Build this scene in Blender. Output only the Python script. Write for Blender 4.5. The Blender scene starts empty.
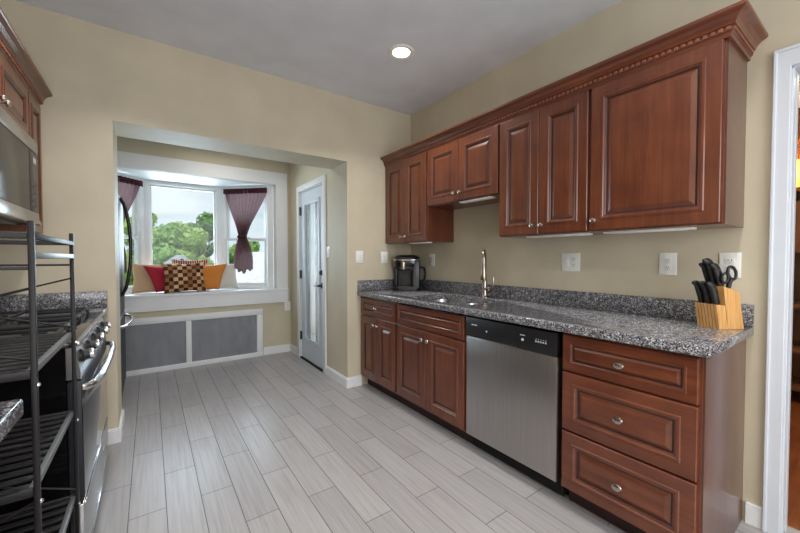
import bpy, bmesh, math, random
from mathutils import Vector, Matrix
R = random.Random(7)
C = bpy.context.scene.collection
S = bpy.context.scene

# ------------------------------------------------------------------ camera, sky, sun, lights, exposure
cam_d = bpy.data.cameras.new('camera'); cam = bpy.data.objects.new('camera', cam_d); C.objects.link(cam)
cam_d.sensor_width = 36.0; cam_d.lens = 15.917; cam_d.clip_start = 0.02; cam_d.clip_end = 400
cam.location = (-2.255, -2.9945, 1.229)
cam.rotation_euler = (math.pi/2 - 0.0237, 0, -0.6153)
S.camera = cam
S.view_settings.view_transform = 'Standard'; S.view_settings.look = 'None'
S.view_settings.gamma = 1.0; S.view_settings.use_curve_mapping = False
S.view_settings.exposure = 0.17

W = bpy.data.worlds.new('sky'); S.world = W; W.use_nodes = True
nt = W.node_tree; nt.nodes.clear()
def wn(t, **k):
    n = nt.nodes.new(t)
    for a, b in k.items(): setattr(n, a, b)
    return n
w_out = wn('ShaderNodeOutputWorld'); w_bg = wn('ShaderNodeBackground'); w_tc = wn('ShaderNodeTexCoord')
w_mp = wn('ShaderNodeMapping'); w_mp.inputs['Scale'].default_value = (1.6, 1.6, 5.5)
w_no = wn('ShaderNodeTexNoise'); w_no.inputs['Scale'].default_value = 2.1; w_no.inputs['Detail'].default_value = 7; w_no.inputs['Roughness'].default_value = .55
w_rp = wn('ShaderNodeValToRGB'); e = w_rp.color_ramp.elements
e[0].position = .36; e[0].color = (.66, .74, .80, 1); e[1].position = .62; e[1].color = (1.0, 1.0, 1.0, 1)
nt.links.new(w_tc.outputs['Generated'], w_mp.inputs['Vector']); nt.links.new(w_mp.outputs['Vector'], w_no.inputs['Vector'])
nt.links.new(w_no.outputs['Fac'], w_rp.inputs['Fac']); nt.links.new(w_rp.outputs['Color'], w_bg.inputs['Color'])
w_bg.inputs['Strength'].default_value = 1.05
nt.links.new(w_bg.outputs['Background'], w_out.inputs['Surface'])

def light(name, typ, loc, rot, energy, color=(1, 1, 1), **k):
    d = bpy.data.lights.new(name, typ); d.energy = energy; d.color = color
    for a, b in k.items(): setattr(d, a, b)
    o = bpy.data.objects.new(name, d); C.objects.link(o); o.location = loc; o.rotation_euler = rot
    return o
light('sun', 'SUN', (0, -20, 30), (math.radians(42), 0, math.radians(-20)), 3.6, (1, .96, .9), angle=math.radians(8))
# area lights: added fill from an unseen rear window, extra daylight through the bay
light('rear_fill_light', 'AREA', (-1.6, -4.84, 1.5), (math.radians(90), 0, 0), 50, (.96, .97, 1.0), shape='RECTANGLE', size=2.6, size_y=1.7)
light('bay_window_daylight', 'AREA', (-1.9, 3.0, 1.45), (math.radians(-90), 0, 0), 104, (.80, .90, 1.0), shape='RECTANGLE', size=2.2, size_y=1.2)
CAN_W = 8.5; CAN_C = (1, .975, .94); CAN_S = math.radians(125)

# ------------------------------------------------------------------ materials
MATS = {}
def srgb(r, g, b):
    f = lambda c: (c/255/12.92) if c/255 <= .04045 else ((c/255+.055)/1.055)**2.4
    return (f(r), f(g), f(b), 1)
class Mat:
    def __init__(s, name, rgb, rough=.5, metal=0.0, coat=0.0, spec=.5):
        m = bpy.data.materials.new(name); m.use_nodes = True; s.m = m; s.t = m.node_tree
        s.b = s.t.nodes['Principled BSDF']
        s.b.inputs['Base Color'].default_value = srgb(*rgb); s.b.inputs['Roughness'].default_value = rough
        s.b.inputs['Metallic'].default_value = metal; s.b.inputs['Coat Weight'].default_value = coat
        s.b.inputs['Coat Roughness'].default_value = .15
        s.b.inputs['Specular IOR Level'].default_value = spec
        MATS[name] = m
    def n(s, t, **k):
        n = s.t.nodes.new(t)
        for a, b in k.items():
            if a in n.inputs: n.inputs[a].default_value = b
            else: setattr(n, a, b)
        return n
    def l(s, a, b): s.t.links.new(a, b)
    def coord(s, scale=(1, 1, 1), rot=(0, 0, 0), kind='Object', loc=(0, 0, 0)):
        tc = s.n('ShaderNodeTexCoord'); mp = s.n('ShaderNodeMapping')
        mp.inputs['Scale'].default_value = scale; mp.inputs['Rotation'].default_value = rot; mp.inputs['Location'].default_value = loc
        s.l(tc.outputs[kind], mp.inputs['Vector']); return mp.outputs['Vector']
    def ramp(s, src, stops):
        r = s.n('ShaderNodeValToRGB'); cr = r.color_ramp
        while len(cr.elements) < len(stops): cr.elements.new(.5)
        for e, (p, c) in zip(cr.elements, stops): e.position = p; e.color = srgb(*c)
        s.l(src, r.inputs['Fac']); return r.outputs['Color']
    def base(s, src): s.l(src, s.b.inputs['Base Color'])
    def bump(s, src, strength=.2, dist=.002):
        b = s.n('ShaderNodeBump', Strength=strength, Distance=dist); s.l(src, b.inputs['Height']); s.l(b.outputs['Normal'], s.b.inputs['Normal'])
    def noise(s, vec, scale, detail=4, rough=.5):
        n = s.n('ShaderNodeTexNoise', Scale=scale, Detail=detail, Roughness=rough); s.l(vec, n.inputs['Vector']); return n.outputs['Fac']
    def mix(s, f, a, b, mode='MIX'):
        m = s.n('ShaderNodeMix', data_type='RGBA', blend_type=mode)
        for src, i in ((f, 0), (a, 6), (b, 7)):
            if isinstance(src, (int, float)): m.inputs[i].default_value = src
            elif isinstance(src, tuple): m.inputs[i].default_value = src
            else: s.l(src, m.inputs[i])
        return m.outputs[2]

def paint(name, rgb, rough=.55, var=6, scale=3):
    m = Mat(name, rgb, rough); v = m.coord()
    f = m.noise(v, scale, 3); lo = tuple(max(0, c-var) for c in rgb); hi = tuple(min(255, c+var) for c in rgb)
    m.base(m.ramp(f, [(.3, lo), (.7, hi)]))
    m.bump(m.noise(v, 260, 2), .05, .001); return m.m
WALL = paint('cream_wall_paint', (199, 189, 166), .6)
OLIVE = paint('alcove_wall_paint', (198, 189, 165), .6)
CEIL = paint('ceiling_paint', (222, 226, 234), .7)
WHITE = paint('white_trim_paint', (226, 228, 230), .52, 3)
DOORP = paint('door_paint', (205, 214, 222), .4, 3)
CASING = paint('dimmed_casing_paint', (206, 212, 220), .35, 3)  # white trim colour darkened and cooled to tone down the light on the casing
PLASTIC = paint('white_plastic', (236, 236, 232), .3, 2)

def cherry(name, dark, mid, hi, axis):
    m = Mat(name, mid, .32, 0, .45)
    sc = {'z': (22, 22, 1.6), 'y': (22, 1.6, 22), 'x': (1.6, 22, 22)}[axis]
    v = m.coord(sc); f = m.noise(v, 1.6, 6, .6)
    blot = m.noise(m.coord(), 5, 3, .6)
    c = m.ramp(f, [(.25, dark), (.52, mid), (.8, hi)])
    c2 = m.ramp(blot, [(.3, (200, 190, 190)), (.7, (255, 255, 255))])
    m.base(m.mix(.8, c, c2, 'MULTIPLY'))
    m.bump(f, .06, .001); return m.m
CH_V = cherry('cherry_wood_vertical', (90, 44, 25), (112, 59, 35), (129, 73, 45), 'z')
CH_H = cherry('cherry_wood_horizontal', (90, 44, 25), (112, 59, 35), (129, 73, 45), 'y')
CH_L = cherry('cherry_wood_dentil', (124, 66, 44), (144, 82, 56), (160, 98, 68), 'z')
GLAZE = Mat('dark_glaze', (52, 24, 16), .4, 0, .2).m
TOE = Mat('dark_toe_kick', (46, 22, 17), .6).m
SIDEP = cherry('cherry_side_sheen', (84, 52, 40), (98, 62, 48), (110, 72, 57), 'z')  # cherry greyed, reflected light on the end panels put into the colour

def granite():
    m = Mat('grey_granite', (110, 108, 110), .16, 0, .2); v = m.coord()
    vo = m.n('ShaderNodeTexVoronoi', Scale=230); m.l(v, vo.inputs['Vector'])
    sep = m.n('ShaderNodeSeparateColor'); m.l(vo.outputs['Color'], sep.inputs['Color'])
    c1 = m.ramp(sep.outputs[0], [(.0, (32, 34, 41)), (.22, (82, 84, 93)), (.5, (123, 123, 129)), (.78, (156, 156, 160)), (1, (214, 214, 214))])
    vo2 = m.n('ShaderNodeTexVoronoi', Scale=75); m.l(v, vo2.inputs['Vector'])
    sep2 = m.n('ShaderNodeSeparateColor'); m.l(vo2.outputs['Color'], sep2.inputs['Color'])
    c2 = m.ramp(sep2.outputs[1], [(.0, (134, 132, 134)), (.5, (200, 197, 196)), (.85, (255, 254, 253))])
    m.base(m.mix(.75, c1, c2, 'MULTIPLY')); return m.m
GRANITE = granite()

def floor_mat():
    m = Mat('grey_plank_tile', (170, 168, 168), .3, 0, 0, .5)
    tc = m.n('ShaderNodeTexCoord'); sx = m.n('ShaderNodeSeparateXYZ'); m.l(tc.outputs['Object'], sx.inputs['Vector'])
    cx = m.n('ShaderNodeCombineXYZ')
    a = m.n('ShaderNodeMath', operation='ADD'); a.inputs[1].default_value = 13.1+.275; m.l(sx.outputs['Y'], a.inputs[0])
    b = m.n('ShaderNodeMath', operation='ADD'); b.inputs[1].default_value = 6.0+2.205-.0; m.l(sx.outputs['X'], b.inputs[0])
    m.l(a.outputs[0], cx.inputs['X']); m.l(b.outputs[0], cx.inputs['Y'])
    br = m.n('ShaderNodeTexBrick', offset=.5, offset_frequency=2)
    br.inputs['Scale'].default_value = 1; br.inputs['Brick Width'].default_value = .655; br.inputs['Row Height'].default_value = .15
    br.inputs['Mortar Size'].default_value = .0018; br.inputs['Mortar Smooth'].default_value = .1; br.inputs['Bias'].default_value = 0
    br.inputs['Color1'].default_value = (0, 0, 0, 1); br.inputs['Color2'].default_value = (1, 1, 1, 1); br.inputs['Mortar'].default_value = (.5, .5, .5, 1)
    m.l(cx.outputs[0], br.inputs['Vector'])
    grain = m.noise(m.coord((70, 2.2, 1)), 1.0, 6, .62)
    pl = m.ramp(br.outputs['Color'], [(0, (160, 157, 157)), (1, (171, 168, 168))])
    gr = m.ramp(grain, [(.25, (208, 206, 206)), (.5, (238, 237, 237)), (.75, (255, 255, 255))])
    c = m.mix(.9, pl, gr, 'MULTIPLY')
    m.base(m.mix(br.outputs['Fac'], c, srgb(84, 83, 86)))
    r = m.n('ShaderNodeMapRange'); r.inputs['To Min'].default_value = .3; r.inputs['To Max'].default_value = .75
    m.l(br.outputs['Fac'], r.inputs['Value']); m.l(r.outputs[0], m.b.inputs['Roughness'])
    inv = m.n('ShaderNodeMath', operation='SUBTRACT'); inv.inputs[0].default_value = 1; m.l(br.outputs['Fac'], inv.inputs[1])
    m.bump(inv.outputs[0], .3, .0015); return m.m
FLOOR = floor_mat()

def steel(name, rgb, rough, axis='z', metal=1.0):
    m = Mat(name, rgb, rough, metal)
    sc = {'z': (160, 160, 1.2), 'y': (160, 1.2, 160), 'x': (1.2, 160, 160)}[axis]
    f = m.noise(m.coord(sc), 1.5, 4)
    m.base(m.ramp(f, [(.3, tuple(c-7 for c in rgb)), (.7, tuple(min(255, c+7) for c in rgb))]))
    return m.m
STEEL = steel('brushed_stainless', (176, 172, 170), .36)
STEELH = steel('brushed_stainless_horizontal', (188, 188, 190), .25, 'y')
DSTEEL = steel('dark_stainless', (46, 49, 54), .5, 'z', .4)
CHROME = Mat('polished_chrome', (214, 214, 216), .1, 1).m
NICKEL = Mat('brushed_nickel', (186, 178, 168), .26, 1).m
FAUC = Mat('warm_brushed_nickel', (168, 156, 144), .24, 1).m
BLACKG = Mat('black_gloss', (14, 14, 16), .12, 0, .3).m
BLACKM = Mat('black_satin', (20, 20, 22), .42).m
RACK = Mat('black_metal_rack', (20, 17, 20), .48, 0, 0, .35).m
RACKE = Mat('grey_edge_band', (112, 116, 118), .4, .4).m
GLASSB = Mat('dark_oven_glass', (40, 44, 50), .08, .3, .5).m
GLASSM = Mat('dark_microwave_glass', (34, 35, 38), .22, 0, 0, .22).m
IRON = Mat('cast_iron', (24, 24, 26), .55).m
GREYP = Mat('grey_plastic', (70, 70, 75), .35).m
DISP = Mat('pale_legend', (205, 210, 215), .5).m
GAP = Mat('dark_gap', (10, 9, 9), .8).m
BRONZE = Mat('dark_handle_metal', (40, 34, 34), .2, .8, .3).m
HINGE = Mat('dark_hinge', (70, 72, 74), .35, .8).m

def perforated():
    m = Mat('perforated_grey_metal', (132, 134, 140), .5, .1); v = m.coord((1, 1, 1))
    sx = m.n('ShaderNodeSeparateXYZ'); m.l(v, sx.inputs[0])
    def wave(o, k):
        a = m.n('ShaderNodeMath', operation='MULTIPLY'); a.inputs[1].default_value = k; m.l(o, a.inputs[0])
        s = m.n('ShaderNodeMath', operation='SINE'); m.l(a.outputs[0], s.inputs[0]); return s.outputs[0]
    p = m.n('ShaderNodeMath', operation='MULTIPLY'); m.l(wave(sx.outputs['X'], 420), p.inputs[0]); m.l(wave(sx.outputs['Z'], 420), p.inputs[1])
    blot = m.noise(m.coord((6, 6, 2.2)), 2, 5)
    c = m.ramp(blot, [(.3, (128, 130, 137)), (.7, (142, 144, 150))])
    dark = m.ramp(p.outputs[0], [(.55, (255, 255, 255)), (.75, (70, 70, 74))])
    m.base(m.mix(.8, c, dark, 'MULTIPLY')); return m.m
PERF = perforated()

def glass(name, rough=0.0, tint=(240, 246, 248), spec=.015):
    m = bpy.data.materials.new(name); m.use_nodes = True; t = m.node_tree; t.nodes.clear()
    o = t.nodes.new('ShaderNodeOutputMaterial'); mx = t.nodes.new('ShaderNodeMixShader'); tr = t.nodes.new('ShaderNodeBsdfTransparent'); gl = t.nodes.new('ShaderNodeBsdfGlossy')
    tr.inputs['Color'].default_value = srgb(*tint); gl.inputs['Roughness'].default_value = .03; mx.inputs[0].default_value = spec
    t.links.new(tr.outputs[0], mx.inputs[1]); t.links.new(gl.outputs[0], mx.inputs[2]); t.links.new(mx.outputs[0], o.inputs[0]); return m
PANE = glass('window_glass')
def frosted():
    m = Mat('frosted_reeded_glass', (222, 232, 236), .25)
    f = m.noise(m.coord((40, 40, 1.2)), 1.5, 3)
    m.b.inputs['Transmission Weight'].default_value = .85; m.b.inputs['IOR'].default_value = 1.15
    m.bump(f, .2, .01); return m.m
FROST = frosted()

def cloth(name, rgb, var=14, scale=160, rough=.9):
    m = Mat(name, rgb, rough, 0, 0, .2); v = m.coord()
    f = m.noise(v, scale, 3)
    m.base(m.ramp(f, [(.3, tuple(max(0, c-var) for c in rgb)), (.7, tuple(min(255, c+var) for c in rgb))]))
    m.bump(f, .25, .002); return m.m
def curtain_mat():
    m = Mat('mauve_sheer_curtain', (98, 62, 68), .75); v = m.coord()
    f = m.noise(v, 60, 4); m.base(m.ramp(f, [(.3, (88, 56, 62)), (.7, (112, 76, 82))]))
    t = m.t; out = t.nodes['Material Output']
    tr = m.n('ShaderNodeBsdfTranslucent'); tr.inputs['Color'].default_value = srgb(150, 112, 118)
    tp = m.n('ShaderNodeBsdfTransparent')
    m1 = m.n('ShaderNodeMixShader'); m1.inputs[0].default_value = .25
    m2 = m.n('ShaderNodeMixShader'); m2.inputs[0].default_value = .07
    m.l(m.b.outputs[0], m1.inputs[1]); m.l(tr.outputs[0], m1.inputs[2]); m.l(m1.outputs[0], m2.inputs[1]); m.l(tp.outputs[0], m2.inputs[2])
    m.l(m2.outputs[0], out.inputs['Surface']); return m.m
CURT = curtain_mat(); CURTD = cloth('burgundy_curtain_header', (66, 32, 40), 6, 80)

def checker_cloth():
    m = Mat('patchwork_check_cloth', (90, 50, 36), .9, 0, 0, .2)
    uv = m.n('ShaderNodeUVMap'); mp = m.n('ShaderNodeMapping'); mp.inputs['Scale'].default_value = (9, 8, 1)
    m.l(uv.outputs[0], mp.inputs['Vector'])
    ch = m.n('ShaderNodeTexChecker', Scale=1.0); m.l(mp.outputs[0], ch.inputs['Vector'])
    wt = m.n('ShaderNodeTexWhiteNoise'); fl = m.n('ShaderNodeVectorMath', operation='FLOOR'); m.l(mp.outputs[0], fl.inputs[0]); m.l(fl.outputs[0], wt.inputs['Vector'])
    dk = m.ramp(wt.outputs['Value'], [(0, (62, 26, 20)), (.6, (92, 40, 30)), (1, (120, 62, 40))])
    lt = m.ramp(wt.outputs['Value'], [(0, (128, 92, 58)), (.5, (170, 136, 92)), (1, (206, 182, 142))])
    m.base(m.mix(ch.outputs['Fac'], dk, lt)); m.bump(m.noise(m.coord(), 200, 2), .2, .002); return m.m
CHECK = checker_cloth()
def stripe_cloth():
    m = Mat('striped_maroon_cloth', (130, 60, 56), .9, 0, 0, .2)
    uv = m.n('ShaderNodeUVMap'); w = m.n('ShaderNodeTexWave', Scale=5.0, Distortion=1.5); m.l(uv.outputs[0], w.inputs['Vector'])
    m.base(m.ramp(w.outputs['Fac'], [(.3, (112, 34, 38)), (.6, (150, 66, 60)), (.9, (210, 176, 150))])); return m.m
STRIPE = stripe_cloth()

def bamboo():
    m = Mat('bamboo_block', (206, 158, 96), .4); f = m.noise(m.coord((60, 60, 5)), 1.5, 4)
    m.base(m.ramp(f, [(.25, (184, 132, 74)), (.55, (210, 162, 100)), (.8, (226, 184, 122))])); return m.m
BAMB = bamboo()
def leaf(name, a, b):
    m = Mat(name, a, .6, 0, 0, .2); f = m.noise(m.coord(), 1.3, 3); m.base(m.ramp(f, [(.3, a), (.7, b)]))
    t = m.n('ShaderNodeBsdfTranslucent'); t.inputs['Color'].default_value = srgb(*b); mx = m.n('ShaderNodeMixShader'); mx.inputs[0].default_value = .3
    m.l(m.b.outputs[0], mx.inputs[1]); m.l(t.outputs[0], mx.inputs[2]); m.l(mx.outputs[0], m.t.nodes['Material Output'].inputs['Surface']); return m.m
LEAF = [leaf('mid_green_leaves', (112, 146, 84), (156, 188, 116)), leaf('dark_green_leaves', (92, 128, 82), (130, 164, 104)), leaf('yellow_green_leaves', (144, 172, 100), (188, 208, 134))]
BARK = Mat('bark', (84, 70, 58), .9).m
def shingles(name, rgb):
    m = Mat(name, rgb, .85); br = m.n('ShaderNodeTexBrick'); br.inputs['Scale'].default_value = 3
    br.inputs['Color1'].default_value = srgb(*rgb); br.inputs['Color2'].default_value = srgb(*[min(255, c+14) for c in rgb]); br.inputs['Mortar'].default_value = srgb(*[c-30 for c in rgb])
    br.inputs['Mortar Size'].default_value = .015
    m.l(m.coord(), br.inputs['Vector']); m.base(br.outputs['Color']); return m.m
ROOF = shingles('pale_grey_shingles', (196, 194, 196)); ROOF2 = shingles('grey_shingles', (150, 152, 158))
SIDING = paint('white_siding', (224, 224, 222), .7, 4); GRASS = paint('lawn', (104, 138, 74), .9, 18, 1.2)

def emit(name, rgb, strength):
    m = Mat(name, rgb, .5); m.b.inputs['Emission Color'].default_value = srgb(*rgb); m.b.inputs['Emission Strength'].default_value = strength; return m.m
LAMP = emit('lit_lamp_lens', (255, 246, 228), 6.0)
SHADE = emit('lit_yellow_shade', (255, 208, 96), 1.2)
NEXTW = cherry('brown_wood_boards', (92, 58, 36), (122, 80, 50), (146, 100, 64), 'z')
NEXTF = cherry('brown_wood_floor', (110, 58, 28), (140, 78, 40), (160, 94, 52), 'x')

# ------------------------------------------------------------------ mesh building
class MB:
    def __init__(s): s.b = bmesh.new(); s.uv = None
    def box(s, x0, x1, y0, y1, z0, z1, bev=0, mi=0, seg=2):
        x0, x1 = sorted((x0, x1)); y0, y1 = sorted((y0, y1)); z0, z1 = sorted((z0, z1))
        t = bmesh.new()
        bmesh.ops.create_cube(t, size=1)
        for v in t.verts: v.co = Vector(((x0+x1)/2+v.co.x*(x1-x0), (y0+y1)/2+v.co.y*(y1-y0), (z0+z1)/2+v.co.z*(z1-z0)))
        if bev: bmesh.ops.bevel(t, geom=t.edges[:], offset=bev, segments=seg, affect='EDGES', profile=.5, clamp_overlap=True)
        s.merge(t, mi); return s
    def merge(s, t, mi=0, M=None):
        mp = {}
        for v in t.verts: mp[v] = s.b.verts.new(M @ v.co if M else v.co)
        for f in t.faces:
            try: nf = s.b.faces.new([mp[v] for v in f.verts]); nf.material_index = mi
            except ValueError: pass
        t.free()
    def poly(s, pts, mi=0):
        f = s.b.faces.new([s.b.verts.new(p) for p in pts]); f.material_index = mi; return f
    def prism(s, pts, d, mi=0):   # polygon (3-D, planar) extruded by the vector d
        d = Vector(d); a = [s.b.verts.new(Vector(p)) for p in pts]; c = [s.b.verts.new(Vector(p)+d) for p in pts]; n = len(a)
        fs = [s.b.faces.new(a), s.b.faces.new(c[::-1])]+[s.b.faces.new([a[i], c[i], c[(i+1) % n], a[(i+1) % n]]) for i in range(n)]
        for f in fs: f.material_index = mi
        return s
    def loft(s, rings, closed=True, caps=True, mi=0):
        V = [[s.b.verts.new(p) for p in r] for r in rings]; n = len(V[0])
        for a, c in zip(V, V[1:]):
            for i in range(n if closed else n-1):
                j = (i+1) % n
                f = s.b.faces.new([a[i], a[j], c[j], c[i]]); f.material_index = mi
        if caps and closed:
            f = s.b.faces.new(V[0][::-1]); f.material_index = mi; f = s.b.faces.new(V[-1]); f.material_index = mi
        return V
    def tube(s, pts, r, n=8, mi=0, closed=False, flat=1.0):
        pts = [Vector(p) for p in pts]; rings = []; up = None
        for i, p in enumerate(pts):
            if closed: d = pts[(i+1) % len(pts)]-pts[i-1]
            else: d = pts[min(i+1, len(pts)-1)]-pts[max(i-1, 0)]
            d.normalize()
            if up is None: up = Vector((0, 0, 1)) if abs(d.z) < .9 else Vector((1, 0, 0))
            a = d.cross(up)
            if a.length < 1e-5: a = d.orthogonal()
            a.normalize(); up = a.cross(d).normalized()
            rr = r[i] if isinstance(r, (list, tuple)) else r
            rings.append([p+a*rr*math.cos(2*math.pi*k/n)+up*rr*flat*math.sin(2*math.pi*k/n) for k in range(n)])
        if closed: rings.append(rings[0])
        s.loft(rings, True, not closed, mi); return s
    def lathe(s, prof, c, axis=(0, 0, 1), n=20, mi=0, sx=1.0, sy=1.0, udir=None):
        ax = Vector(axis).normalized(); u = Vector(udir) if udir else ax.orthogonal(); u.normalize(); v = ax.cross(u); c = Vector(c)
        s.loft([[c+ax*h+u*max(r, 1e-4)*sx*math.cos(2*math.pi*k/n)+v*max(r, 1e-4)*sy*math.sin(2*math.pi*k/n) for k in range(n)] for r, h in prof], True, True, mi); return s
    def panel(s, o, u, v, n, w, h, prof, t):   # raised panel front: rings of (inset, height, material)
        o, u, v, n = map(Vector, (o, u, v, n))
        ring = lambda i, d: [o+u*i+v*i+n*d, o+u*(w-i)+v*i+n*d, o+u*(w-i)+v*(h-i)+n*d, o+u*i+v*(h-i)+n*d]
        V = [[s.b.verts.new(p) for p in ring(0, 0)]]; s.b.faces.new(V[0][::-1])
        for i, d, mi in [(0, t-.003, 0), (.003, t, 0)]+prof:
            r = [s.b.verts.new(p) for p in ring(i, d)]
            for k in range(4):
                f = s.b.faces.new([V[-1][k], V[-1][(k+1) % 4], r[(k+1) % 4], r[k]]); f.material_index = mi
            V.append(r)
        s.b.faces.new(V[-1]); return s
    def build(s, name, mats, parent=None, loc=None, smooth=30, kind=None):
        bmesh.ops.recalc_face_normals(s.b, faces=s.b.faces[:])
        me = bpy.data.meshes.new(name); base = Vector((0, 0, 0))
        p = parent
        while p is not None: base += p.location; p = p.parent
        if loc is not None: base = Vector(loc)
        for v in s.b.verts: v.co -= base
        s.b.to_mesh(me); s.b.free()
        for m in (mats if isinstance(mats, (list, tuple)) else [mats]): me.materials.append(m)
        if smooth:
            me.polygons.foreach_set('use_smooth', [True]*len(me.polygons)); me.set_sharp_from_angle(angle=math.radians(smooth))
        o = bpy.data.objects.new(name, me); C.objects.link(o)
        if parent is not None: o.parent = parent
        else: o.location = base
        if kind: o['kind'] = kind
        return o
def tag(o, label, cat, group=None, kind=None):
    o['label'] = label; o['category'] = cat
    if group: o['group'] = group
    if kind: o['kind'] = kind
    return o
def thing(name, label, cat, loc, group=None, kind=None):
    o = bpy.data.objects.new(name, None); C.objects.link(o); o.location = loc; o.empty_display_size = .05
    return tag(o, label, cat, group, kind)
def box(x0, x1, y0, y1, z0, z1, bev=0): return MB().box(x0, x1, y0, y1, z0, z1, bev)
def struct(name, mb, mat, label=None, cat=None):
    o = mb.build(name, mat, kind='structure', smooth=0)
    if label: o['label'] = label
    if cat: o['category'] = cat
    return o
def boolean_cut(o, cutter):
    m = o.modifiers.new('cut', 'BOOLEAN'); m.operation = 'DIFFERENCE'; m.object = cutter; m.solver = 'EXACT'
    dg = bpy.context.evaluated_depsgraph_get(); me = bpy.data.meshes.new_from_object(o.evaluated_get(dg))
    o.modifiers.clear(); o.data = me; bpy.data.objects.remove(cutter)

# ------------------------------------------------------------------ room shell
H, HO = 2.723, 2.13
XL, XR, XW = -2.442, -.745, -3.13      # opening jambs and left wall
TH, YA, YB = .36, 1.64, 2.2            # wall thickness, alcove back wall, bay front
CAM_Y0 = -4.9
struct('floor', box(-3.3, .12, CAM_Y0-.1, YA+.1, -.05, 0), FLOOR, 'grey wood-look plank tile floor running to the window alcove', 'floor')
struct('ceiling', box(XW-.1, .12, CAM_Y0-.1, TH, H, H+.08), CEIL, 'plain grey white kitchen ceiling', 'ceiling')
w = MB(); w.box(XW-.1, XL, 0, TH, 0, H); w.box(XL, XR, 0, TH, HO, H); w.box(XR, .12, 0, TH, 0, H)
struct('wall_back', w, WALL, 'cream back wall with the wide opening to the window alcove', 'wall')
struct('wall_left', box(XW-.1, XW, CAM_Y0, 0, 0, H), WALL, 'cream left wall behind the range', 'wall')
DY0, DY1, DZ = -3.65, -2.704, 2.055    # doorway in the right wall
w = MB(); w.box(0, .12, DY1, 0, 0, H); w.box(0, .12, CAM_Y0, DY0, 0, H); w.box(0, .12, DY0, DY1, DZ, H)
struct('wall_right', w, WALL, 'cream right wall behind the cherry cabinets', 'wall')
w = MB(); w.box(XW, -2.95, CAM_Y0-.1, CAM_Y0, 0, H); w.box(-.25, 0, CAM_Y0-.1, CAM_Y0, 0, H); w.box(-2.95, -.25, CAM_Y0-.1, CAM_Y0, 0, .6); w.box(-2.95, -.25, CAM_Y0-.1, CAM_Y0, 2.4, H)
struct('wall_front', w, WALL)
# alcove
AH = 2.52
struct('ceiling_alcove', box(-3.3, -.5, TH, YA+.1, AH, AH+.08), CEIL)
w = MB()
EY0, EY1, EZ = .545, 1.275, 2.035     # exterior door opening in the alcove right wall
w.box(XR, XR+.14, TH, EY0, 0, AH); w.box(XR, XR+.14, EY1, YA+.1, 0, AH); w.box(XR, XR+.14, EY0, EY1, EZ, AH)
struct('wall_alcove_right', w, OLIVE, 'cream alcove wall holding the glazed exterior door', 'wall')
struct('wall_alcove_left', box(-3.3, -3.2, TH, YA, 0, AH), OLIVE)
BX0, BX1, BZ0, BZ1 = -2.86, -.925, .825, 2.165   # bay opening in the alcove back wall
w = MB(); w.box(-3.3, BX0, YA, YA+.1, 0, AH); w.box(BX1, XR, YA, YA+.1, 0, AH); w.box(BX0, BX1, YA, YA+.1, 0, BZ0-.03); w.box(BX0, BX1, YA, YA+.1, BZ1+.03, AH)
struct('wall_alcove_back', w, OLIVE, 'cream alcove wall around the bay window', 'wall')
# bay: seat board, soffit, three windows
P = [(-2.80, YA+.07), (-2.305, YB), (-1.485, YB), (-.985, YA+.07)]
def bay_prism(z0, z1):
    return MB().prism([(BX0, YA+.02, z0), (BX1, YA+.02, z0), (P[3][0]+.10, P[3][1]+.02, z0), (P[2][0]+.06, YB+.12, z0), (P[1][0]-.06, YB+.12, z0), (P[0][0]-.10, P[0][1]+.02, z0)], (0, 0, z1-z0))
struct('trim_1', bay_prism(BZ0-.05, BZ0), WHITE, 'white window seat board of the bay window', 'window seat')
struct('trim_2', bay_prism(BZ1-.003, BZ1+.06), WHITE, 'white panelled head of the bay window', 'trim')
w = MB(); F0 = -2.995; F1 = -.785; y0, y1 = YA-.022, YA
w.box(F0, F1, y0, y1, 2.165, 2.32, .003); w.box(F0, F1, YA-.035, y1, .66, .825, .004); w.box(F1-.14, F1, y0, y1, .825, 2.165, .003); w.box(F0, F0+.14, y0, y1, .825, 2.165, .003)
w.box(BX1-.006, BX1, YA-.02, YA+.1, BZ0, BZ1, .001); w.box(BX0, BX0+.006, YA-.02, YA+.1, BZ0, BZ1, .001); w.box(F0, F1, YA-.045, YA+.02, .812, .838, .004)
struct('trim_3', w, WHITE, 'broad white flat casing framing the whole bay window', 'trim')

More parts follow.
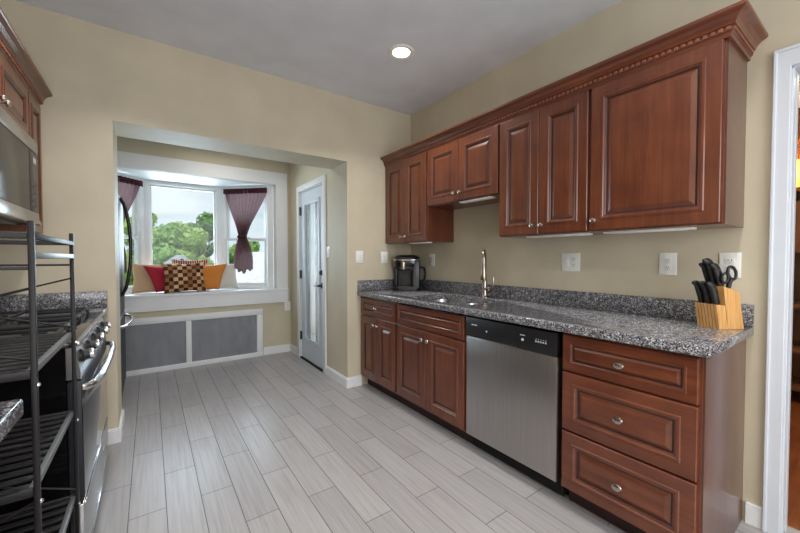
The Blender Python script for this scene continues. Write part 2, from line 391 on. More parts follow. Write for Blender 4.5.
def window(name, label, a, b, z0, z1, split):
    # a, b: floor points of the window's left and right end (2-D) seen from the room
    a, b = Vector((a[0], a[1], 0)), Vector((b[0], b[1], 0)); u = (b-a).normalized(); L = (b-a).length; n = Vector((-u.y, u.x, 0))
    M = Matrix((( u.x, n.x, 0, a.x), (u.y, n.y, 0, a.y), (0, 0, 1, 0), (0, 0, 0, 1)))
    t = thing(name, label, 'window', (a+b)/2+Vector((0, 0, z0)), kind='structure')
    def loc(mb):
        for v in mb.b.verts: v.co = M @ v.co
        return mb
    f = .055
    m = MB(); m.box(0, f, -.01, .09, z0, z1, .004); m.box(L-f, L, -.01, .09, z0, z1, .004); m.box(f, L-f, -.01, .09, z1-.05, z1, .004); m.box(f, L-f, -.02, .09, z0, z0+.045, .004)
    loc(m).build('window_frame', WHITE, t)
    def sash(x0, x1, za, zb, d, s=.032):
        m = MB(); m.box(x0, x0+s, d, d+.03, za, zb, .003); m.box(x1-s, x1, d, d+.03, za, zb, .003); m.box(x0+s, x1-s, d, d+.03, zb-s, zb, .003); m.box(x0+s, x1-s, d, d+.03, za, za+s+.008, .003)
        so = loc(m).build('sash', WHITE, t)
        m = MB(); m.box(x0+s, x1-s, d+.012, d+.017, za+s, zb-s)
        loc(m).build('pane', PANE, so, smooth=0)
    if split:
        zm = z0+(z1-z0)*split
        sash(f, L-f, zm-.016, z1-.05, .045); sash(f, L-f, z0+.045, zm+.02, .01)
        m = MB(); m.box(L/2-.03, L/2+.03, -.004, .02, zm+.02, zm+.032, .003); loc(m).build('sash_lock', WHITE, t)
    else: sash(f, L-f, z0+.045, z1-.05, .03, .022)
    return t
window('window_1', 'left angled sash window of the bay, burgundy curtain in front', P[0], P[1], BZ0, BZ1, .48)
window('window_2', 'wide middle fixed window of the bay above the cushions', P[1], P[2], BZ0, BZ1, 0)
window('window_3', 'right angled sash window of the bay behind the tied mauve curtain', P[2], P[3], BZ0, BZ1, .48)
# mullion posts where the windows meet, closing the bay
for k, (px, py) in enumerate(P):
    s = -1 if k < 2 else 1
    m = MB(); m.prism([(px-.035, py-.015, BZ0), (px+.035, py-.015, BZ0), (px+.05, py+.10, BZ0), (px-.05, py+.10, BZ0)], (0, 0, BZ1-BZ0))
    struct('trim_%d' % (4+k), m, WHITE, None)
# baseboards
def base(name, x0, x1, y0, y1):
    m = MB(); m.box(x0, x1, y0, y1, 0, .085, .002)
    if x1-x0 > y1-y0: m.box(x0, x1, y0+.004, y1-.0, .085, .098, .003)
    else: m.box(x0+(.004 if x0 < -.3 and x0 > -2.4 else 0), x1-(.004 if x0 < -2.4 else 0), y0, y1, .085, .098, .003)
    struct(name, m, WHITE, None)
base('baseboard_back', XR-.014, -.60, -.014, 0)
base('baseboard_alcove_right', XR-.014, XR, 0, EY0-.067)
base('baseboard_alcove_door', XR-.014, XR, EY1+.067, YA)
base('baseboard_alcove_back', -1.10, XR-.014, YA-.014, YA)
base('baseboard_left_jamb', XL, XL+.014, -.014, TH)
base('baseboard_back_left', -2.50, XL, -.014, 0)
base('baseboard_right', -.014, 0, DY1+.047, -2.600)
# doorway casing
m = MB(); cy = DY1+.046
m.box(-.02, 0, DY1-.008, cy, 0, DZ+.072, .004); m.box(-.02, 0, DY0-.072, DY0+.008, 0, DZ+.072, .004); m.box(-.0199, 0, DY0, DY1, DZ-.008, DZ+.0715, .004)
m.box(-.026, 0, cy-.012, cy, 0, DZ+.073, .003); m.box(-.0261, 0, DY0, cy, DZ+.06, DZ+.074, .003)
m.box(0, .12, DY1-.014, DY1, 0, DZ-.002, .002); m.box(0, .12, DY0, DY0+.014, 0, DZ-.002, .002); m.box(0, .12, DY0, DY1, DZ-.014, DZ, .002); m.box(.05, .085, DY1-.017, DY1-.0141, 0, DZ-.02, .001)
m.box(.12, .14, DY1-.008, cy, 0, DZ+.07, .003)
struct('trim_8', m, CASING, 'white doorway casing right of the knife block', 'trim')
# the next room seen as a sliver through the doorway
struct('floor_next_room', box(.12, 2.7, -4.6, -1.6, -.05, -.002), NEXTF)
w = MB(); w.box(2.6, 2.7, -4.6, -1.6, 0, 2.6)
struct('wall_next_room', w, NEXTW); struct('wall_next_room_side', box(.12, 2.7, -1.6, -1.5, 0, 2.6), WALL); struct('ceiling_next_room', box(.12, 2.7, -4.6, -1.5, 2.6, 2.68), CEIL)
struct('wall_next_room_far', box(.12, 2.7, -4.7, -4.6, 0, 2.6), WALL)

# exterior door in the alcove
d = thing('door_1', 'pale blue grey exterior door with tall frosted glass panel in alcove', 'door', (XR, (EY0+EY1)/2, 0), kind='structure')
m = MB(); c = .067
m.box(XR-.018, XR, EY0-c, EY0, 0, EZ+c, .004); m.box(XR-.018, XR, EY1, EY1+c, 0, EZ+c, .004); m.box(XR-.0179, XR, EY0, EY1, EZ, EZ+c-.001, .004)
m.box(XR, XR+.12, EY0, EY0+.012, 0, EZ); m.box(XR, XR+.12, EY1-.012, EY1, 0, EZ); m.box(XR, XR+.12, EY0, EY1, EZ-.012, EZ)
m.build('door_frame', WHITE, d)
sx0, sx1 = XR+.012, XR+.055; ya, yb = EY0+.016, EY1-.016; gy0, gy1, gz0, gz1 = .665, 1.165, .235, 1.90
m = MB(); m.box(sx0, sx1, ya, gy0+.02, .018, EZ-.016); m.box(sx0, sx1, gy1-.02, yb, .018, EZ-.016); m.box(sx0, sx1, gy0+.02, gy1-.02, .018, gz0+.02); m.box(sx0, sx1, gy0+.02, gy1-.02, gz1-.02, EZ-.016)
slab = m.build('door_slab', DOORP, d, smooth=0)
m = MB()
for q in ((gy0, gy0+.045, gz0, gz1), (gy1-.045, gy1, gz0, gz1), (gy0+.045, gy1-.045, gz0, gz0+.045), (gy0+.045, gy1-.045, gz1-.045, gz1)): m.box(sx0-.012, sx0+.002, *q, .005)
m.build('glass_frame', DOORP, d)
m = MB(); m.box(sx0+.012, sx0+.02, gy0+.03, gy1-.03, gz0+.03, gz1-.03); m.build('door_glass', FROST, d, smooth=0)
m = MB()
for yy in (gy0+.12, gy0+.155, gy1-.155, gy1-.12): m.box(sx0+.004, sx0+.012, yy-.002, yy+.002, gz0+.03, gz1-.03)
for zz in (gz0+.12, gz1-.12): m.box(sx0+.004, sx0+.012, gy0+.03, gy1-.03, zz-.002, zz+.002)
m.build('glass_caming', STEELH, d)
m = MB(); m.lathe([(.032, 0), (.032, .006), (.014, .012), (.012, .05)], (sx0, ya+.065, .93), (-1, 0, 0)); m.tube([(sx0-.048, ya+.062, .93), (sx0-.05, ya+.10, .93), (sx0-.048, ya+.175, .924)], [.012, .011, .008])
m.build('door_lever', HINGE, d)
m = MB(); m.lathe([(.031, 0), (.03, .008), (.02, .014), (.0, .014)], (sx0, ya+.065, 1.07), (-1, 0, 0)); m.box(sx0-.03, sx0-.012, ya+.06, ya+.07, 1.05, 1.09, .003)
m.build('deadbolt', HINGE, d)
for z in (.28, 1.03, 1.80):
    m = MB(); m.box(XR-.006, XR+.014, EY1-.03, EY1-.004, z-.05, z+.05, .002); m.lathe([(.007, -.052), (.007, .052)], (XR-.004, EY1-.014, z)); m.build('hinge', HINGE, d)
m = MB(); m.box(XR-.01, XR+.13, EY0, EY1, 0, .016, .004); m.build('threshold', GAP, d)
m = MB(); m.box(XR+.14, XR+2.2, -.1, 2.0, -.12, -.05)
struct('porch_floor', m, Mat('porch_boards', (170, 168, 164), .8).m)

# ------------------------------------------------------------------ cherry cabinets
T = .02
def prof(s):
    k = min(1, s/.3)
    return [(.044*k+.008, T, 0), (.047*k+.009, T+.004, 0), (.055*k+.010, T+.004, 0), (.058*k+.011, T-.001, 0), (.064*k+.011, T-.0035, 0), (.068*k+.011, T-.008, 1), (.073*k+.011, T-.009, 1), (.092*k+.011, T-.001, 0), (.095*k+.011, T-.0006, 0)]
def knob_at(p, n, parent, oval=False):
    m = MB(); prf = [(.0065, 0), (.0055, .010), (.0075, .014), (.0145, .018), (.0158, .023), (.0135, .029), (.006, .032), (.0, .0325)]
    m.lathe(prf, p, n, 18, 0, 1.35 if oval else 1.0, 1.0, (0, 1, 0)); return m.build('knob', NICKEL, parent)
def front(kind, t, fx, y0, y1, z0, z1, sgn, knob=None, oval=False, k2=None):
    # a raised-panel front on the plane x = fx facing sgn*X
    n = (sgn, 0, 0); w, h = y1-y0, z1-z0
    m = MB(); m.panel((fx, y0, z0), (0, 1, 0), (0, 0, 1), n, w, h, prof(min(w, h)), T)
    o = m.build(kind, [CH_V if kind == 'door' else CH_H, GLAZE], t, smooth=0)
    if knob: knob_at((fx+sgn*(T-.0005), knob[0], knob[1]), n, o, oval)
    return o
def carcass(t, y0, y1, z0, z1, depth, side=1, wallx=0.0, toe=False, hollow=False):
    s = -1 if side == 1 else 1   # faces -X on the right wall, +X on the left wall
    fx = wallx+s*depth; m = MB()
    xa, xb, ya_, yb_ = wallx+s*.002, fx, y0+.0006, y1-.0006
    if hollow:
        m.box(xa, xb, ya_, ya_+.018, z0, z1); m.box(xa, xb, yb_-.018, yb_, z0, z1); m.box(xa, xb-s*.02, ya_+.018, yb_-.018, z0, z0+.018); m.box(xb-s*.018, xb, ya_+.018, yb_-.018, z0, z1-.02)
    else: m.box(xa, xb, ya_, yb_, z0, z1, .0015)
    m.build('body', CH_V, t, smooth=0)
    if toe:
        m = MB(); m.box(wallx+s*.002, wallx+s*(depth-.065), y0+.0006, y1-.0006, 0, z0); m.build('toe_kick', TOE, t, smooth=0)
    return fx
def cab(name, label, y0, y1, z0, z1, depth, group, toe=False, side=1, wallx=0.0, hollow=False):
    t = thing(name, label, 'cabinet', ((wallx+(-depth/2 if side == 1 else depth/2)), (y0+y1)/2, 0 if toe else z0), group)
    return t, carcass(t, y0, y1, z0, z1, depth, side, wallx, toe, hollow)
g = .004
BD, BZ = .592, .095
BT = .872
# base run (front plane x = -.61)
t, fx = cab('base_cabinet', 'narrow two-door cherry base cabinet with one drawer under the coffee maker', -.61, -.003, BZ, BT, BD, 'cherry base cabinets', True)
front('drawer', t, fx, -.60, -.02, .70, .855, -1, (-.31, .778), True)
front('door', t, fx, -.60, -.312, .115, .685, -1, (-.34, .625)); front('door', t, fx, -.308, -.02, .115, .685, -1, (-.28, .625))
t, fx = cab('sink_cabinet', 'cherry sink base cabinet with false front, between drawer cabinet and dishwasher', -1.392, -.61, BZ, BT, BD, 'cherry base cabinets', True, hollow=True)
front('false_front', t, fx, -1.382, -.62, .70, .855, -1)
front('door', t, fx, -1.382, -1.003, .115, .685, -1, (-1.033, .625)); front('door', t, fx, -.999, -.62, .115, .685, -1, (-.969, .625))
t, fx = cab('drawer_cabinet', 'cherry base cabinet of three drawers at right end of counter', -2.583, -2.042, BZ, BT, BD, 'cherry base cabinets', True)
for z0, z1 in ((.685, .858), (.395, .675), (.105, .385)): front('drawer', t, fx, -2.573, -2.048, z0, z1, -1, (-2.31, (z0+z1)/2), True)
m = MB(); m.box(-.59, -.002, -2.589, -2.583, 0, BT); m.build('side_panel', SIDEP, t, smooth=0)
# wall cabinets (front plane x = -.325)
UD, UT = .305, 2.142
def upper(label, y0, y1, z0, doors, knobs):
    t, fx = cab('wall_cabinet', label, y0, y1, z0, UT, UD, 'cherry wall cabinets')
    for (a, b), k in zip(doors, knobs): front('door', t, fx, a, b, z0+.006, UT-.012, -1, (k, z0+.055 if z0 < 1.5 else z0+.065))
    return t
upper('cherry two-door wall cabinet in the corner above the coffee maker', -.652, -.003, 1.372, [(-.645, -.334), (-.330, -.012)], [-.362, -.302])
upper('short cherry two-door wall cabinet above the faucet', -1.414, -.654, 1.665, [(-1.408, -1.036), (-1.032, -.661)], [-1.064, -1.004])
upper('cherry wall cabinet with two narrow tall doors above the dishwasher', -2.018, -1.416, 1.372, [(-2.011, -1.719), (-1.715, -1.423)], [-1.747, -1.687])
t = upper('cherry wall cabinet with one wide door at the right end', -2.565, -2.020, 1.372, [(-2.558, -2.027)], [-2.055])
m = MB(); m.box(-.303, -.002, -2.571, -2.565, 1.372, UT); m.build('side_panel', SIDEP, t, smooth=0)
def crown(name, label, side, wallx, y0, y1, ret, depth=UD, dent=True):
    # profile (outset from cabinet face, z); mitred return at the near end when ret
    prf = [(0.0, UT-.012), (.010, UT-.012), (.012, UT+.004), (.018, UT+.008), (.018, UT+.026), (.026, UT+.028), (.028, UT+.034), (.034, UT+.046), (.046, UT+.058), (.062, UT+.066), (.066, UT+.070), (.066, UT+.081), (0.0, UT+.081)]
    s = -1 if side == 1 else 1; fx = wallx+s*(depth+T*.35)
    t = thing(name, label, 'crown molding', (fx, (y0+y1)/2, UT), 'cherry crown moldings')
    m = MB(); rings = []
    end = lambda ps: rings.append(ps)
    end([Vector((fx+s*o, y1, z)) for o, z in prf])
    if ret:
        end([Vector((fx+s*o, y0-o, z)) for o, z in prf]); end([Vector((wallx+s*.002, y0-o, z)) for o, z in prf])
    else: end([Vector((fx+s*o, y0, z)) for o, z in prf])
    m.loft(rings, True, True); m.box(wallx+s*.004, fx+s*.001, y0+.001, y1-.001, UT+.0005, UT+.078)
    m.build('molding', CH_H, t, smooth=0)
    if dent:
        m = MB(); y = y0-.012
        while y < y1:
            m.box(fx+s*.0175, fx+s*.0255, y, min(y+.015, y1), UT+.009, UT+.025, .002, seg=1); y += .025
        if ret:
            x = fx+s*.012
            while abs(x-wallx) > .02:
                m.box(x, x-s*.014, y0-.0235, y0-.0175, UT+.010, UT+.024, .001, seg=1); x -= s*.021
        m.build('dentil_strip', CH_L, t, smooth=0)
crown('crown_molding', 'cherry crown molding with dentils along the right wall cabinets', 1, 0.0, -2.571, -.003, True)
# under-cabinet light bars
for lab, y0, y1, z, x in (('white light bar under the corner wall cabinet', -.62, -.36, 1.372, -.26), ('white light bar under the short wall cabinet above the sink', -1.33, -1.02, 1.665, -.27), ('white light bar under the narrow-door wall cabinet', -1.98, -1.58, 1.372, -.22), ('white light bar under the one-door wall cabinet at right end', -2.45, -2.06, 1.372, -.22)):
    t = thing('under_cabinet_light', lab, 'light', (x, (y0+y1)/2, z), 'under-cabinet lights')
    m = MB(); m.box(x-.03, x+.03, y0, y1, z-.011, z-.0005, .003); m.build('housing', PLASTIC, t)
    m = MB(); m.box(x-.018, x+.018, y0+.03, y1-.03, z-.013, z-.0105, .001); m.build('diffuser', Mat('frosted_diffuser', (232, 232, 228), .5).m, t)

# ------------------------------------------------------------------ dishwasher
t = thing('dishwasher', 'stainless dishwasher with black control panel under the counter', 'dishwasher', (-.3, -1.715, 0))
y0, y1 = -2.022, -1.404
m = MB(); m.box(-.56, -.03, y0-.012, y1+.006, .10, BT-.004); m.box(-.50, -.05, y0, y1, .0, .10); m.build('body', GAP, t, smooth=0)
m = MB(); m.box(-.612, -.561, y0, y1, .105, .735, .006); m.build('door', STEEL, t)
pn = MB(); pn.box(-.618, -.561, y0, y1, .738, .858, .006); pn = pn.build('control_panel', BLACKM, t)
m = MB(); m.prism([(-.6185, -1.80, .742), (-.6185, -1.56, .742), (-.6185, -1.575, .772), (-.6185, -1.785, .772)], (-.003, 0, 0)); m.build('pocket_handle', GAP, pn, smooth=0)
m = MB(); m.box(-.6225, -.6180, -1.795, -1.565, .7385, .7425, .001); m.build('pocket_lip', GREYP, pn)
m = MB(); m.box(-.6195, -.6175, -1.500, -1.455, .812, .818); m.build('maker_badge', DISP, pn); m = MB(); m.box(-.6195, -.6175, -1.84, -1.81, .812, .816); m.build('cycle_legend', DISP, pn); m = MB(); m.lathe([(.008, 0), (.007, .003)], (-.618, -1.825, .79), (-1, 0, 0)); m.build('start_button', DISP, pn)
m = MB(); m.lathe([(.006, 0), (.006, .002)], (-.618, -1.575, .79), (-1, 0, 0)); m.build('latch_light', DISP, pn)
m = MB()
for k in range(5): m.box(-.6195, -.6175, -1.91-.014*k, -1.902-.014*k, .792, .800); m.box(-.6195, -.6175, -1.91-.014*k, -1.905-.014*k, .806, .809)
m.build('button_legends', DISP, pn)
m = MB(); m.box(-.545, -.50, y0, y1, .012, .098); m.build('kick_plate', GAP, t, smooth=0)

# ------------------------------------------------------------------ counters
def counter(name, label, x0, x1, y0, y1):
    t = thing(name, label, 'countertop', ((x0+x1)/2, (y0+y1)/2, BT), 'granite countertops')
    m = MB(); m.box(x0, x1, y0, y1, BT+.001, .914, .007, seg=3); return t, m.build('slab', GRANITE, t, smooth=40)
t, slab = counter('countertop', 'long grey granite countertop holding the sink along the right wall', -.645, -.002, -2.614, -.003)
SX0, SX1, SY0, SY1 = -.545, -.125, -1.335, -.665
def rrect(x0, x1, y0, y1, r, n=6):
    pts = []
    for cx, cy, a in ((x1-r, y1-r, 0), (x0+r, y1-r, 90), (x0+r, y0+r, 180), (x1-r, y0+r, 270)):
        for k in range(n+1):
            th = math.radians(a+90*k/n); pts.append((cx+r*math.cos(th), cy+r*math.sin(th)))
    return pts
cut = MB(); cut.prism([(x, y, .8) for x, y in rrect(SX0, SX1, SY0, SY1, .09)], (0, 0, .2))
cut = cut.build('cutter', GRANITE, smooth=0); cut.location = (0, 0, 0)
bpy.context.view_layer.update(); boolean_cut(slab, cut)
m = MB(); m.box(-.022, -.002, -2.614, -.004, .9145, 1.016, .003); m.box(-.640, -.0225, -.024, -.004, .9145, 1.0158, .003); m.build('backsplash', GRANITE, t)
# sink
t = thing('sink', 'undermount stainless double-bowl sink in the granite counter', 'sink', (-.335, -1.0, .70))
for i, (a, b) in enumerate(((SY0-.004, -1.012), (-.988, SY1+.004))):
    m = MB(); rings = []
    for inset, z in ((-.012, BT-.002), (.0, BT-.002), (.003, BT-.012), (.006, .76), (.02, .72), (.06, .71)):
        rings.append([Vector((x, y, z)) for x, y in rrect(SX0-.002+inset, SX1+.002-inset, a+inset, b-inset, max(.02, .085-inset))])
    m.loft(rings, True, False); V = m.b.verts; m.b.verts.ensure_lookup_table(); n = len(rings[0]); m.b.faces.new([m.b.verts[len(V)-n+k] for k in range(n)])
    o = m.build('basin', STEELH, t, smooth=50)
    md = o.modifiers.new('t', 'SOLIDIFY'); md.thickness = .0015
    m = MB(); m.lathe([(.042, 0), (.045, .003), (.03, .004), (.028, .001)], (-.335, (a+b)/2, .7101), n=24); m.build('drain', CHROME, o)
m = MB(); m.box(SX0+.02, SX1-.02, -1.0105, -.9895, .80, BT-.012, .004); m.build('divider', STEELH, t)
# faucet
fxc, fyc = -.085, -1.09
t = thing('faucet', 'tall brushed nickel gooseneck faucet behind the sink', 'faucet', (fxc, fyc, .9145))
m = MB(); m.lathe([(.030, 0), (.030, .006), (.024, .012), (.021, .02), (.0205, .13), (.016, .15), (.013, .155)], (fxc, fyc, .9146), n=24); m.build('base', FAUC, t)
arc = [(fxc, fyc, 1.06), (fxc, fyc, 1.20)]
dx, dy = -.80, -.6
rad = .052; zc = 1.225
for k in range(13):
    a = math.pi*(1-k/12); q = rad+rad*math.cos(a); arc.append((fxc+dx*q, fyc+dy*q, zc+rad*math.sin(a)*1.15))
arc.append((fxc+dx*rad*2, fyc+dy*rad*2, 1.17))
m = MB(); m.tube(arc, .0138, 12); m.build('spout', FAUC, t, smooth=60)
ex, ey = fxc+dx*rad*2, fyc+dy*rad*2
m = MB(); m.lathe([(.0145, .0), (.018, -.02), (.021, -.07), (.024, -.112), (.0225, -.118), (.014, -.12)], (ex, ey, 1.18), n=18); m.build('spray_head', FAUC, t)
m = MB(); m.lathe([(.017, 0), (.017, .035), (.014, .044)], (fxc, fyc-.01, .985), (.1, -1, 0)); m.tube([(fxc, fyc-.052, .985), (fxc-.002, fyc-.075, .992), (fxc-.004, fyc-.086, 1.02), (fxc-.004, fyc-.09, 1.06), (fxc-.004, fyc-.086, 1.085)], [.009, .008, .0065, .006, .0055]); m.build('lever', FAUC, t)

# ------------------------------------------------------------------ coffee maker (front turned to the camera)
kt = thing('coffee_maker', 'black single-serve coffee maker with silver band, in the counter corner', 'coffee maker', (-.17, -.17, .9146))
kr = math.radians(-36)
def K(mb):
    M = Matrix.Translation((-.19, -.19, .9146)) @ Matrix.Rotation(kr, 4, 'Z') @ Matrix.Diagonal((1.17, 1.1, 1, 1))
    for v in mb.b.verts: v.co = M @ v.co
    return mb
def D(w, d0, d1, r, n=8):   # rounded plan, front towards -Y
    return rrect(-w/2, w/2, d0, d1, r, n)
m = MB(); m.loft([[Vector((x, y, z)) for x, y in D(w, d0, d1, r)] for w, d0, d1, r, z in ((.215, -.13, .105, .05, 0), (.22, -.132, .107, .05, .006), (.22, -.132, .107, .05, .035), (.216, -.13, .105, .05, .04))]); K(m).build('drip_base', BLACKM, kt)
m = MB(); m.loft([[Vector((x, y, z)) for x, y in D(.215, .005, .105, .04)] for z in (.0405, .31)]); m.box(.055, .107, -.11, .02, .041, .30, .02, seg=3); m.box(-.107, -.075, -.10, .02, .041, .24, .012, seg=3); K(m).build('body', BLACKM, kt)
m = MB(); m.loft([[Vector((x, y, z)) for x, y in D(w, d0, .106, r)] for w, d0, r, z in ((.20, -.115, .06, .20), (.218, -.13, .07, .225), (.222, -.133, .07, .295), (.212, -.125, .07, .325), (.17, -.09, .06, .342), (.08, -.03, .03, .347))]); hd = K(m).build('brew_head', BLACKG, kt, smooth=45)
m = MB()
m.loft([[Vector((x, y, z)) for x, y in D(w, d0, .02, .07)] for w, d0, z in ((.2245, -.1345, .292), (.2255, -.1350, .294), (.2255, -.1350, .300), (.2235, -.1335, .302))]); K(m).build('silver_band', CHROME, hd)
m = MB(); m.lathe([(.022, 0), (.024, .01), (.024, .07), (.02, .075)], (-.03, -.114, .205), n=20); K(m).build('pod_holder', NICKEL, kt)
m = MB(); m.box(.048, .100, -.128, -.108, .03, .288, .006); K(m).build('grey_side_panel', GREYP, kt)
m = MB(); m.box(-.075, .045, -.125, -.01, .0402, .046, .003); K(m).build('drip_tray', GREYP, kt)
m = MB(); m.tube([(.105, .06, .22), (.125, .06, .225), (.150, .06, .215), (.160, .06, .17), (.155, .06, .115), (.135, .06, .085), (.104, .06, .08)], .009, 10); m.box(.1, .108, .03, .09, .06, .25, .003); K(m).build('reservoir_handle', BLACKM, kt)

# ------------------------------------------------------------------ knife block
kb_t = t = thing('knife_block', 'slanted bamboo knife block at the right end of the counter', 'knife block', (-.1375, -2.516, .9145))
bx, by0, by1, bz = -.205, -2.566, -2.466, .9146
lean = -.16
def L(x, z): return bx+x+lean*z
m = MB()
m.prism([(L(.045, 0), by0, bz), (L(.125, 0), by0, bz), (L(.125, .185), by0, bz+.165), (L(.045, .185), by0, bz+.19)], (0, by1-by0, 0))
m.prism([(L(.0, 0), by0+.001, bz), (L(.0448, 0), by0+.001, bz), (L(.0448, .12), by0+.001, bz+.105), (L(.0, .12), by0+.001, bz+.110)], (0, by1-by0-.002, 0))
m.build('block', BAMB, t, smooth=0)
m = MB()
for k in range(6):
    y = by0+.012+k*.0145
    m.prism([(L(0, 0)-.0008, y, bz+.002), (L(0, .12)-.0008, y, bz+.108), (L(0, .12)-.0008, y+.0022, bz+.108), (L(0, 0)-.0008, y+.0022, bz+.002)], (.0006, 0, 0))
m.build('stave_grooves', Mat('dark_stave_lines', (128, 84, 44), .6).m, t, smooth=0)
turned = [kb_t]
def knife(p, length, wide, label):
    t = thing('knife', label, 'knife', p, 'knives in the block'); turned.append(t)
    d = Vector((-.26, .02, 1)).normalized(); p = Vector(p); u = Vector((1, 0, .26)).normalized(); v = Vector((0, 1, 0))
    m = MB(); rings = []
    for f, a, b in ((0, .8, .9), (.06, .95, 1), (.3, .9, 1.05), (.55, 1.05, 1.05), (.8, 1.0, 1), (.93, 1.1, .9), (1, .7, .6)):
        off = -u*(.012*max(0, f-.75)/.25*wide/.012)
        rings.append([p+d*(length*f)+off+u*(wide*a*math.cos(2*math.pi*k/12))+v*(.0108*b*math.sin(2*math.pi*k/12)) for k in range(12)])
    m.loft(rings); h = m.build('handle', BLACKM, t, smooth=60)
    m = MB(); m.lathe([(.0025, 0), (.0025, .0226)], p+d*length*.4-v*.0113, (0, 1, 0), 8); m.build('rivet', NICKEL, h); m = MB(); m.lathe([(.0025, 0), (.0025, .0226)], p+d*length*.7-v*.0113, (0, 1, 0), 8); m.build('rivet', NICKEL, h)
    e = -d; m = MB()
    q = [p+u*wide*.8, p-u*wide*.8, p-u*wide*.7+e*.05, p+u*wide*.5+e*.085]
    m.prism([x-v*.0009 for x in q], v*.0018); m.build('blade', CHROME, t, smooth=0)
zf, zr = bz+.109, bz+.186
names = ['front row nearest the wall side edge', 'front row middle', 'front row nearest the doorway']
for k, y in enumerate((by1-.018, by1-.050, by1-.082)):
    knife((L(.022, .12), y, zf), .108, .0165, ['black-handled steak knife at the left of the front row in the block', 'black-handled steak knife in the middle of the front row in the block', 'black-handled steak knife at the right of the front row in the block'][k])
for k, (y, ln, wd) in enumerate(((by1-.012, .115, .018), (by1-.036, .135, .02), (by1-.060, .112, .018))):
    knife((L(.078, .18), y, zr), ln, wd, ['black-handled knife at the left of the back row in the block', 'tallest black-handled knife in the middle of the back row', 'black-handled knife in the back row beside the scissors'][k])
t = thing('scissors', 'black-handled kitchen scissors in the back row of the knife block', 'scissors', (L(.09, .18), by0+.018, zr))
m = MB(); c0 = Vector((L(.09, .18), by0+.018, zr))
def ring(cx, cz, rx, rz, tilt):
    pts = []
    for k in range(20):
        a = 2*math.pi*k/20; x, z = rx*math.cos(a), rz*math.sin(a); pts.append(c0+Vector((.96*(cx+x*math.cos(tilt)-z*math.sin(tilt)), -.1*(cx+x*math.cos(tilt)-z*math.sin(tilt)), cz+x*math.sin(tilt)+z*math.cos(tilt))))
    return pts
m.tube(ring(.016, .062, .019, .030, .35), .0062, 8, closed=True); m.tube(ring(-.016, .04, .014, .022, -.1), .0055, 8, closed=True)
m.tube([c0+Vector((0, 0, -.004)), c0+Vector((.003, -.002, .02)), c0+Vector((.008, -.006, .035))], .009, 8); m.build('finger_loops', BLACKM, t, smooth=60)
m = MB(); m.box(c0.x-.008, c0.x+.008, c0.y-.0015, c0.y+.0015, c0.z-.08, c0.z-.003); m.build('blades', CHROME, t, smooth=0)
turned.append(t); pv = Vector((-.1375, -2.516, 0)); rot = Matrix.Rotation(math.radians(-27), 3, 'Z')   # the block stands turned on the counter
for o in turned:
    o.location = pv+rot @ (o.location-pv)+Vector((.006, -.012, 0)); o.rotation_euler = (0, 0, math.radians(-27))

# ------------------------------------------------------------------ outlets and switches
def plate(name, label, p, n, w=.078, h=.118, kind='outlet', gang=1):
    t = thing(name, label, 'switch' if kind == 'switch' else 'outlet', p, 'wall plates')
    n = Vector(n); u = Vector((0, 0, 1)).cross(n); p = Vector(p)
    def bx(mb, a0, a1, z0, z1, d0, d1, bev=.002, mi=0):
        c = [p+u*a0+n*d0+Vector((0, 0, z0)), p+u*a1+n*d1+Vector((0, 0, z1))]
        mb.box(c[0].x, c[1].x, c[0].y, c[1].y, c[0].z, c[1].z, bev, mi)
    m = MB(); bx(m, -w/2, w/2, -h/2, h/2, 0.0005, .006); m.build('cover_plate', PLASTIC, t)
    for gk in range(gang):
        o = (gk-(gang-1)/2)*.046; kd = kind
        if gang == 2: kd = 'switch' if gk == 0 else 'outlet'
        if kd == 'outlet':
            for s in (-1, 1):
                m = MB(); bx(m, o-.0165, o+.0165, s*.0195-.0145, s*.0195+.0145, .006, .0085); r = m.build('socket', PLASTIC, t)
                m = MB()
                for q in (-.006, .006): bx(m, o+q-.0012, o+q+.0012, s*.0195-.002, s*.0195+.007, .0083, .0089, 0)
                bx(m, o-.002, o+.002, s*.0195-.0105, s*.0195-.0065, .0083, .0089, 0); m.build('slots', GREYP, r)
        else:
            m = MB(); bx(m, o-.016, o+.016, -.033, .033, .006, .0075); bx(m, o-.012, o+.012, -.028, .0, .0075, .0095); bx(m, o-.012, o+.012, .0, .028, .0075, .0115); m.build('rocker', PLASTIC, t)
    return t
plate('outlet', 'white double switch and outlet plate above the dishwasher', (0, -1.747, 1.203), (-1, 0, 0), .124, .118, 'outlet', 2)
plate('outlet', 'white outlet on the right wall left of the knife block', (0, -2.28, 1.198), (-1, 0, 0))
plate('outlet', 'white outlet on the right wall behind the kitchen scissors', (0, -2.527, 1.196), (-1, 0, 0))
plate('outlet', 'white outlet on the right wall beside the coffee maker', (0, -.352, 1.211), (-1, 0, 0))
plate('light_switch', 'white switch on the cream wall left of the coffee maker', (-.335, 0, 1.235), (0, -1, 0), kind='switch')
plate('light_switch', 'white switch on the cream wall between alcove edge and corner cabinet', (-.615, 0, 1.24), (0, -1, 0), kind='switch')
plate('light_switch', 'white switch inside the alcove beside the exterior door', (XR, .425, 1.29), (-1, 0, 0), kind='switch')
plate('outlet', 'white outlet low on the alcove wall under the bay casing corner', (-.79, YA, .60), (0, -1, 0))

